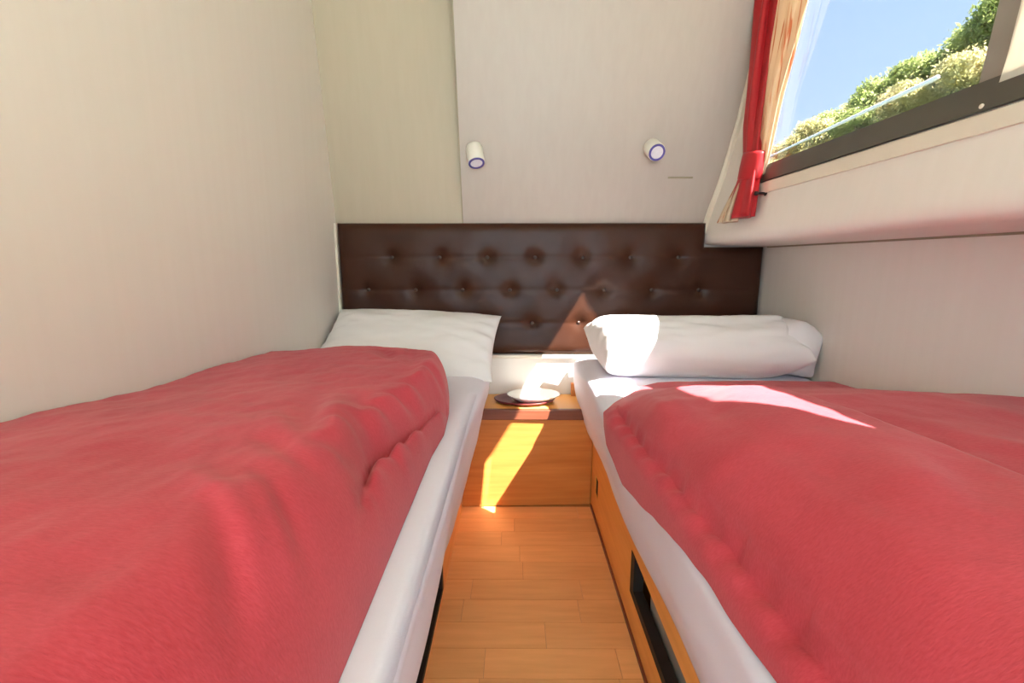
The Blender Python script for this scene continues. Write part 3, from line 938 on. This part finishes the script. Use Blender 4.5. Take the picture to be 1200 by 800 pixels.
# tie band
vv = []
nb = 40
for (z, k_) in ((0.290, 0.96), (0.295, 1.06), (0.335, 1.08), (0.372, 1.05), (0.380, 1.04), (0.386, 0.94)):
    for i in range(nb):
        t = 2 * math.pi * i / nb
        cx = np.interp(z, [0.29, 0.386], [0.847, 0.860]); cy = 1.745
        vv.append((cx + 0.031 * k_ * math.cos(t), cy + 0.058 * k_ * math.sin(t), z + 0.008 * math.sin(t)))
ff = grid_faces(nb, 6, wrap_u=True) + [tuple(range(nb)), tuple(range(5 * nb, 6 * nb))]
mesh_obj('tie_band', vv, ff, RED_CLOTH, cur, True)
lathe('tie_hook', (face_x(0.235) + 0.002, 1.665, 0.232), (-1, 0.1, 0), [(0.009, 0), (0.009, 0.006), (0.004, 0.008), (0.004, 0.03), (0.008, 0.032), (0.007, 0.04)], BLACK, cur, 14)

# near pane curtain; its unseen hem is shaped to cut the duvet sun strip
near = empty('curtain', (0.90, 0.45, 0.33), 'cream curtain over the near window pane beside the post, unseen hem shaped to cut the duvet sun strip', 'curtain')
ny_, nz_ = 150, 26
vv = []
for side in (0, 1):
    for j in range(nz_):
        for i in range(ny_):
            y = -0.14 + (0.906 + 0.026 * j / (nz_ - 1) + 0.14) * i / (ny_ - 1)
            hem = 0.318 + interp(y, [(0.385, 0), (0.42, 0.08), (0.45, 0.155), (0.50, 0.205), (0.62, 0.215), (0.70, 0.19), (0.76, 0.09), (0.785, 0.0)])
            if y < 0.385: hem = 0.262
            z = hem + (1.04 - hem) * j / (nz_ - 1)
            off = interp(y, [(0.74, 0.026), (0.79, 0.0135)])
            px_ = face_x(z) - off + interp(y, [(0.74, 0.010), (0.79, 0.001)]) * min(1, 0.15 + (z - hem) / 0.2) * math.sin(y * 62 + 0.6 * math.sin(y * 9)) + (0.002 if side else 0)
            vv.append((px_, y, z))
ff = grid_faces(ny_, nz_) + [tuple(reversed(q)) for q in grid_faces(ny_, nz_, ny_ * nz_)]
mesh_obj('drape', vv, ff, NEARCLOTH, near, True)
box('curtain_rail', face_x(0.99) - 0.036, face_x(0.99) - 0.012, -0.2, 1.92, 1.062, 1.09, TRIM, win)

# ------------------------------------------------------------------ reading lamps on the panel
def reading_lamp(cx, cz, axis, body_len, label):
    axis = Vector(axis).normalized()
    y = panel_y(cz)
    nrm = Vector((0, -1, -PANEL_K)).normalized()
    e = empty('reading_lamp', (cx, y, cz), label, 'lamp', 'reading lamps on the leaning panel')
    lathe('mount', Vector((cx, y, cz)) - nrm * 0.001, nrm, [(0.030, 0), (0.030, 0.006), (0.026, 0.010), (0.012, 0.012), (0.010, 0.026)], LAMPW, e, 28)
    c = Vector((cx, y, cz)) + nrm * 0.042
    back = c - axis * body_len * 0.5
    lathe('body', back, axis, [(0.022, 0), (0.031, 0.006), (0.0345, 0.016), (0.0355, body_len - 0.006), (0.034, body_len)], LAMPW, e, 32)
    fr = back + axis * body_len
    lathe('ring', fr - axis * 0.001, axis, [(0.0335, 0), (0.0325, 0.005), (0.0255, 0.005), (0.0245, 0.001)], LAMPRING, e, 32)
    lathe('lens', fr - axis * 0.001, axis, [(0.0250, 0), (0.0245, 0.0035), (0.012, 0.0045)], LAMPLENS, e, 28)
    return e


reading_lamp(-0.163, 0.445, (0.16, -0.42, -0.9), 0.085, 'white cylindrical reading lamp beside the panel seam, pointing down')
reading_lamp(0.568, 0.462, (0.10, -0.86, -0.50), 0.080, 'white cylindrical reading lamp near the curtain, facing into the cabin')
vt = box('wall_vent', 0.655, 0.760, panel_y(0.352) - 0.004, panel_y(0.352) + 0.004, 0.348, 0.355, SLOT)
tag(vt, 'thin dark slot in the cream panel below the right lamp', 'slot')

# ------------------------------------------------------------------ outside: water, bank, bushes, pole
wt = mesh_obj('ground_water', *box_vf(-60, 60, -60, 60, -1.75, -1.70), WATER)
tag(wt, 'water around the boat', kind='structure')


def bank_z(x, y):
    h = interp(x, [(3.0, -1.9), (5.0, -0.4), (7.5, 2.35), (9.5, 3.05), (14, 3.6), (30, 4.0)])
    h += 0.22 * nz(x, y, 0, 0.35) + interp(y, [(4, 0.55), (9, 0.5), (12, 0.45), (16, 0.35), (30, 0.2)]) * interp(x, [(4, 0), (7.5, 1)])
    return h


xs_ = np.linspace(3.0, 30, 60); ys_ = np.linspace(-10, 34, 90)
vv = [(x, yq, bank_z(x, yq)) for yq in ys_ for x in xs_]
bank = mesh_obj('ground_bank', vv, grid_faces(60, 90), GRASS, None, True)
tag(bank, 'dry grassy bank rising outside the window', kind='structure')


def leaf_mesh(name, n, leaf, mat, rx, rz, seed, spiky=0.0):
    rg = random.Random(seed)
    vv = []; ff = []
    lobes = [(rg.uniform(-0.6, 0.6) * rx, rg.uniform(-0.6, 0.6) * rx, rg.uniform(0.3, 0.85) * rz, rg.uniform(0.35, 0.6)) for _ in range(9)]
    for k in range(n):
        lx, ly, lz, lr = rg.choice(lobes)
        d = Vector((rg.gauss(0, 1), rg.gauss(0, 1), rg.gauss(0, 1))).normalized()
        rr = lr * (0.55 + 0.45 * rg.random() ** 0.5) * (1 + spiky * rg.random() ** 6)
        c = Vector((lx, ly, lz)) + Vector((d.x * rx, d.y * rx, d.z * rz * 0.8)) * rr * 0.8
        c.z = max(c.z, 0.02)
        u = Vector((rg.gauss(0, 1), rg.gauss(0, 1), rg.gauss(0, 1))).normalized()
        w = u.cross(d + Vector((0.1, 0.2, 0.3))).normalized()
        L = leaf * rg.uniform(0.6, 1.3); W = L * 0.42
        i = len(vv)
        vv += [c - u * L, c + w * W, c + u * L, c - w * W]
        ff.append((i, i + 1, i + 2, i + 3))
    me = bpy.data.meshes.new(name)
    me.from_pydata([tuple(p) for p in vv], [], ff)
    me.materials.append(mat); me.update()
    return me


def stem_mesh(name, rz):
    v, f = [], []
    for k in range(4):
        a = k * 1.7
        vq, fq = cyl_vf((0, 0, -0.1), (0.25 * math.cos(a), 0.25 * math.sin(a), 1), [(0.05, 0), (0.035, rz * 0.5), (0.015, rz * 0.9)], 7)
        o = len(v); v += vq; f += [tuple(i + o for i in q) for q in fq]
    me = bpy.data.meshes.new(name); me.from_pydata([tuple(p) for p in v], [], f); me.materials.append(BARK); me.update()
    return me


FOL = [leaf_mesh('foliage', 9000, 0.05, LEAFG, 0.9, 1.25, 1, 0.5), leaf_mesh('foliage', 9000, 0.046, LEAFG, 1.0, 0.95, 2, 0.4),
       leaf_mesh('foliage', 8000, 0.046, LEAFY, 0.9, 0.8, 3, 0.5)]
STM = [stem_mesh('stem', 1.25), stem_mesh('stem', 0.95), stem_mesh('stem', 0.8)]
bushes = [  # x, y, kind, scale, label
    (8.6, 8.4, 0, 1.0, 'tall green bush on the bank right beside the window post'),
    (8.5, 10.0, 1, 0.95, 'green bush on the bank above the tip of the white pole'),
    (8.7, 11.4, 1, 1.0, 'green bush on the bank at the middle of the window view'),
    (8.9, 12.9, 1, 0.85, 'low green bush on the bank left of the middle bush'),
    (9.0, 14.4, 2, 0.85, 'yellowish bush on the bank near the curtain edge'),
    (9.2, 16.2, 2, 0.8, 'dry yellow bush on the bank partly behind the curtain lining'),
    (7.3, 7.7, 2, 0.8, 'dry yellow shrub low on the bank beside the window post'),
    (7.3, 9.2, 2, 0.75, 'dry yellow shrub low on the bank behind the white pole tip'),
    (7.4, 10.6, 1, 0.62, 'small green shrub low on the bank behind the white pole'),
    (7.5, 12.0, 2, 0.75, 'pale dry shrub low on the bank near the sill'),
    (7.7, 13.5, 2, 0.75, 'pale dry shrub low on the bank next to the curtain'),
    (9.0, 9.3, 1, 1.05, 'rounded green bush on the bank between the post bush and the pole tip bush'),
    (9.1, 10.8, 1, 1.0, 'rounded green bush on the bank behind the middle bush, towards the post'),
    (9.2, 12.3, 2, 1.0, 'yellow green bush on the bank behind the low green bush'),
    (9.3, 13.7, 1, 0.9, 'green bush on the bank second from the curtain edge'),
    (9.2, 7.1, 0, 1.2, 'tall green bush on the bank behind the window post'),
]
for i, (bx, by, k, s, lab) in enumerate(bushes):
    e = empty('bush', (bx, by, bank_z(bx, by) - 0.05), lab, 'bush', 'bushes on the bank outside')
    e.scale = (s, s, s); e.rotation_euler = (0, 0, i * 1.3)
    for nm, me in (('foliage', FOL[k]), ('stem', STM[k])):
        o = link(bpy.data.objects.new(nm, me)); o.parent = e
        o.location = (0, 0, 0)

A = Vector((4.0, 4.734, 1.713)); B = Vector((5.5, 9.506, 2.253))
d = (B - A).normalized()
t = 0.0
while t < 20 and (A + d * t).z > bank_z((A + d * t).x, (A + d * t).y): t += 0.05
pole = lathe('boat_pole', A, d, [(0.012, 0), (0.022, 0.02), (0.024, t + 0.1)], POLEW, None, 10)
tag(pole, 'long white pole slanting up outside the window', 'pole')

gv = []; gf = []
rg = random.Random(11)
for k in range(26000):
    gx = rg.uniform(3.6, 10.5); gy = rg.uniform(0.0, 19.0)
    z0 = bank_z(gx, gy) - 0.03
    h = rg.uniform(0.12, 0.34); a = rg.uniform(0, 6.283); w = rg.uniform(0.008, 0.018)
    lx, ly = rg.gauss(0, 0.09), rg.gauss(0, 0.09)
    i = len(gv)
    gv += [(gx - w * math.cos(a), gy - w * math.sin(a), z0), (gx + w * math.cos(a), gy + w * math.sin(a), z0), (gx + lx, gy + ly, z0 + h)]
    gf.append((i, i + 1, i + 2))
grass = mesh_obj('dry_grass', gv, gf, LEAFY, None, False)
tag(grass, 'dry yellow grass growing on the bank between the bushes', 'grass', kind='stuff')
